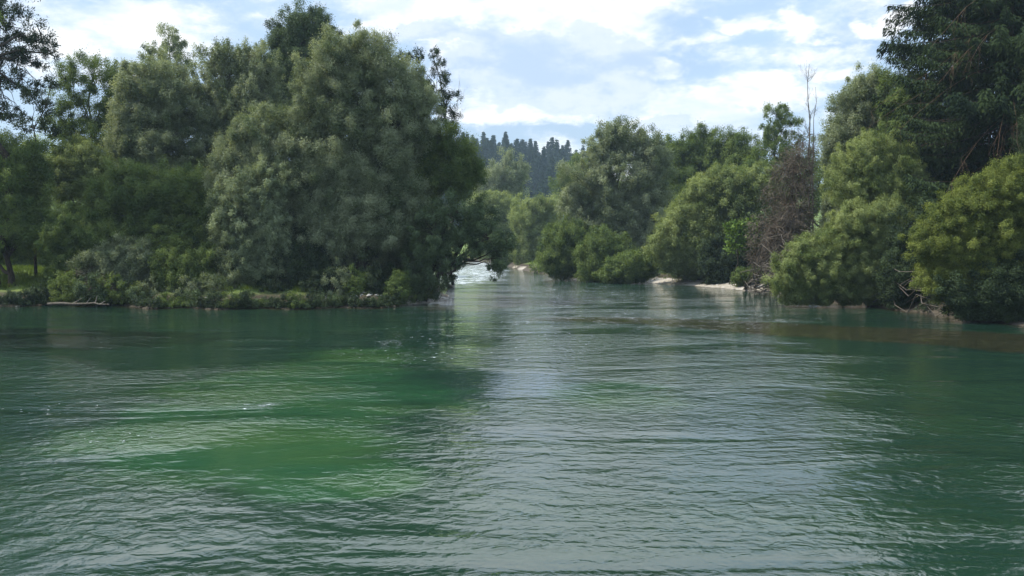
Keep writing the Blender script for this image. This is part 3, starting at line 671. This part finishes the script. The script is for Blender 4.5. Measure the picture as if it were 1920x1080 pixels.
# ------------------------------------------------------------------ ground cover
def tufts(name, pts, hgt, mat, seed, per=14, wd=.02):
    r_ = np.random.default_rng(seed); n = len(pts)*per; k = np.repeat(np.arange(len(pts)), per)
    b = np.array(pts)[k]; b[:, :2] += r_.normal(0, .10, (n, 2))
    ax = np.array([0, 0, 1.])+r_.normal(0, .32, (n, 3)); nr = r_.normal(size=(n, 3)); nr[:, 2] *= .3
    q = leafquads(b, ax, unit(nr), hgt*r_.uniform(.5, 1.25, n), wd*r_.uniform(.7, 1.4, n))
    tint = np.clip(np.repeat(r_.normal(.5, .22, len(pts)), per)+r_.normal(0, .1, n), 0, 1)
    o = make_mesh(name, q.reshape(-1, 3), np.arange(n*4).reshape(n, 4), M[mat], None, {'tint': np.repeat(tint, 4)})
    return o
r_ = np.random.default_rng(77)
def scatter(n, x0, x1, y0, y1, dmin, dmax):
    x = r_.uniform(x0, x1, n); y = r_.uniform(y0, y1, n); dd = sdf(x, y)
    ok = (dd > dmin) & (dd < dmax); x, y = x[ok], y[ok]; return np.stack([x, y, height(x, y)-.02], 1)
g = tufts('meadow_grass', scatter(14000, -60, -5, 57, 100, 1.8, 40), .42, 'grass', 1, 12, .035)
tag(g, 'sunlit grass of the left bank and the meadow behind', 'grass', kind='stuff')
g = tufts('bank_grass', np.concatenate([scatter(9000, -6, 45, 30, 150, 1.6, 9)]), .4, 'grass', 2, 10, .04)
tag(g, 'grass along the right bank under the bushes', 'grass', kind='stuff')
# pebbles on gravel bars
def pebbles(n, pts, s0, s1, seed):
    q = np.random.default_rng(seed); ico = np.array([(0, 0, 1), (.89, 0, .45), (.28, .85, .45), (-.72, .53, .45), (-.72, -.53, .45), (.28, -.85, .45), (.72, .53, -.45), (-.28, .85, -.45), (-.89, 0, -.45), (-.28, -.85, -.45), (.72, -.53, -.45), (0, 0, -1)])
    fc = np.array([(0, 1, 2), (0, 2, 3), (0, 3, 4), (0, 4, 5), (0, 5, 1), (1, 6, 2), (2, 7, 3), (3, 8, 4), (4, 9, 5), (5, 10, 1), (6, 7, 2), (7, 8, 3), (8, 9, 4), (9, 10, 5), (10, 6, 1), (6, 11, 7), (7, 11, 8), (8, 11, 9), (9, 11, 10), (10, 11, 6)])
    V_ = []; F_ = []
    for i, p in enumerate(pts):
        s = q.uniform(s0, s1); sc = s*np.array([q.uniform(.8, 1.5), q.uniform(.8, 1.4), q.uniform(.4, .8)])
        a = q.random()*6.28; v = ico*(1+q.normal(0, .08, (12, 1)))*sc
        v = np.stack([v[:, 0]*math.cos(a)-v[:, 1]*math.sin(a), v[:, 0]*math.sin(a)+v[:, 1]*math.cos(a), v[:, 2]], 1)+p
        V_.append(v); F_.append(fc+12*i)
    return np.concatenate(V_), np.concatenate(F_)
def stone_mat():
    m, t, out = new_mat('river_stone'); geo = t.node('ShaderNodeNewGeometry')
    nz = t.noise(geo.outputs['Position'], 3.0, 5, .6); p = t.node('ShaderNodeBsdfPrincipled')
    t.l.new(t.mix(t.ramp(nz, .3, .7), (.20, .18, .15), (.48, .45, .40)), p.inputs['Base Color']); p.inputs['Roughness'].default_value = .85
    t.l.new(p.outputs[0], out.inputs[0]); return m
SM = stone_mat()
pp = np.concatenate([scatter(2600, -14, -2, 56, 75, -.6, 1.6), scatter(2200, 8, 24, 68, 92, -.4, 1.8), scatter(300, -40, -14, 54, 62, -.3, .6)])
V_, F_ = pebbles(0, pp, .04, .14, 3); o = make_mesh('gravel', V_, F_, SM); tag(o, 'pale gravel and pebbles lying along the waterlines', 'gravel', kind='stuff')
def driftlog(label, px0, py0, px1, py1, r, seed, dz=.12):
    a = W(px0, py0); b = W(px1, py1); q = np.random.default_rng(seed)
    root = empty('driftwood_log', ((a[0]+b[0])/2, (a[1]+b[1])/2, 0)); tag(root, label, 'driftwood', 'driftwood on the left shore')
    tb = Tubes(); c = curve((a[0], a[1], dz), (b[0], b[1], dz+.12), q, .04, 9); tb.add(c, r*np.linspace(1.1, .4, 9), 8); tb.build('log', M['bark'], root)
    t2 = Tubes()
    for j in (3, 5, 6, 7):
        t2.add(curve(c[j], c[j]+[q.normal(0, .4), q.normal(0, .2), q.uniform(.15, .5)], q, .1, 4), r*.35*np.linspace(1, .3, 4), 5)
    t2.build('branch_stub', M['deadwood'], root)
driftlog('long pale driftwood log lying at the waterline, far left shore', 90, 574, 205, 578, .10, 1)
driftlog('short weathered log on the shore under the silvery bush', 495, 576, 530, 574, .09, 2, .2)
driftlog('thin pale branch lying on the gravel point by the yellow bush', 752, 566, 795, 562, .05, 3, .25)
# taller bank shrubs closing the strip between the trees and the waterline
q_ = np.random.default_rng(99)
for i, px in enumerate(list(np.linspace(130, 745, 17))):
    Ys = 58.2+q_.normal(0, .5); hh = q_.uniform(18, 44)
    mk = ['green', 'dark', 'willow_dark', 'willow'][q_.integers(0, 4)]
    shrub('bank_shrub', {'green': 'fresh green', 'dark': 'very dark', 'willow_dark': 'dull grey green', 'willow': 'pale silvery'}[mk]+' chest high shrub in the row above the left waterline', px, Ys, [(px, 566-hh*.7, q_.uniform(20, 34), hh), (px+18, 560, 20, 14)],
          mk, 300+i, 'shrubs filling the left bank edge', 2, rs=.3, tr=.03, cover=3.5)
# low plants hanging over the waterlines
fr = np.random.default_rng(12)
for i, px in enumerate(np.linspace(-30, 735, 52)):
    Ys = 45.0; X1 = (px-960)/FPX
    while sdf(np.array([X1*Ys]), np.array([Ys]))[0]+float(wob(X1*Ys, Ys))*.35 < .1: Ys += .1
    py = 458+CAMZ/Ys*FPX; hh = fr.uniform(8, 20); Ys -= fr.uniform(0, .5)
    mk = ['green', 'dark', 'willow_dark', 'dark', 'dark'][fr.integers(0, 5)]
    shrub('waterline_plant', {'green': 'fresh green', 'dark': 'very dark', 'willow_dark': 'dull grey green'}[mk]+' low plant hanging over the left waterline', px, Ys, [(px, py-hh*.8, fr.uniform(15, 24), hh), (px+14, py-5, 15, 8)],
          mk, 200+i, 'low plants along the left waterline', 2, 'plant', rs=.25, tr=.02, cover=3.5)
for i, (px, py) in enumerate([(1020, 512), (1070, 518), (1120, 524), (1165, 526), (1205, 527), (1460, 548), (1500, 556), (1550, 563), (1600, 568), (1650, 574), (1700, 580), (1750, 587), (1800, 594), (1850, 600), (1905, 607)]):
    x, y = W(px, py)
    shrub('waterline_plant', 'low leafy plant trailing in the water along the right bank', px, y, [(px, py-9, 30, 13), (px+20, py-6, 22, 10)],
          ['green', 'dark', 'dark'][i % 3], 240+i, 'low plants along the right waterline', 2, 'plant', rs=.3, tr=.02, cover=3)
# ------------------------------------------------------------------ haze
def haze():
    m, t, out = new_mat('haze_air'); v = t.node('ShaderNodeVolumePrincipled')
    v.inputs['Color'].default_value = (.62, .80, 1.0, 1); v.inputs['Density'].default_value = HAZE; v.inputs['Anisotropy'].default_value = .2
    t.l.new(v.outputs[0], out.inputs['Volume'])
    x0, x1, y0, y1, z0, z1 = -1650, 1650, -1650, 1650, float(GZ.min())-1, 95.0
    Vv = [(x0, y0, z0), (x1, y0, z0), (x1, y1, z0), (x0, y1, z0), (x0, y0, z1), (x1, y0, z1), (x1, y1, z1), (x0, y1, z1)]
    Ff = [(0, 3, 2, 1), (4, 5, 6, 7), (0, 1, 5, 4), (1, 2, 6, 5), (2, 3, 7, 6), (3, 0, 4, 7)]
    o = make_mesh('haze', Vv, Ff, m); tag(o, kind='stuff')
HAZE = 0.00023
if HAZE: haze()
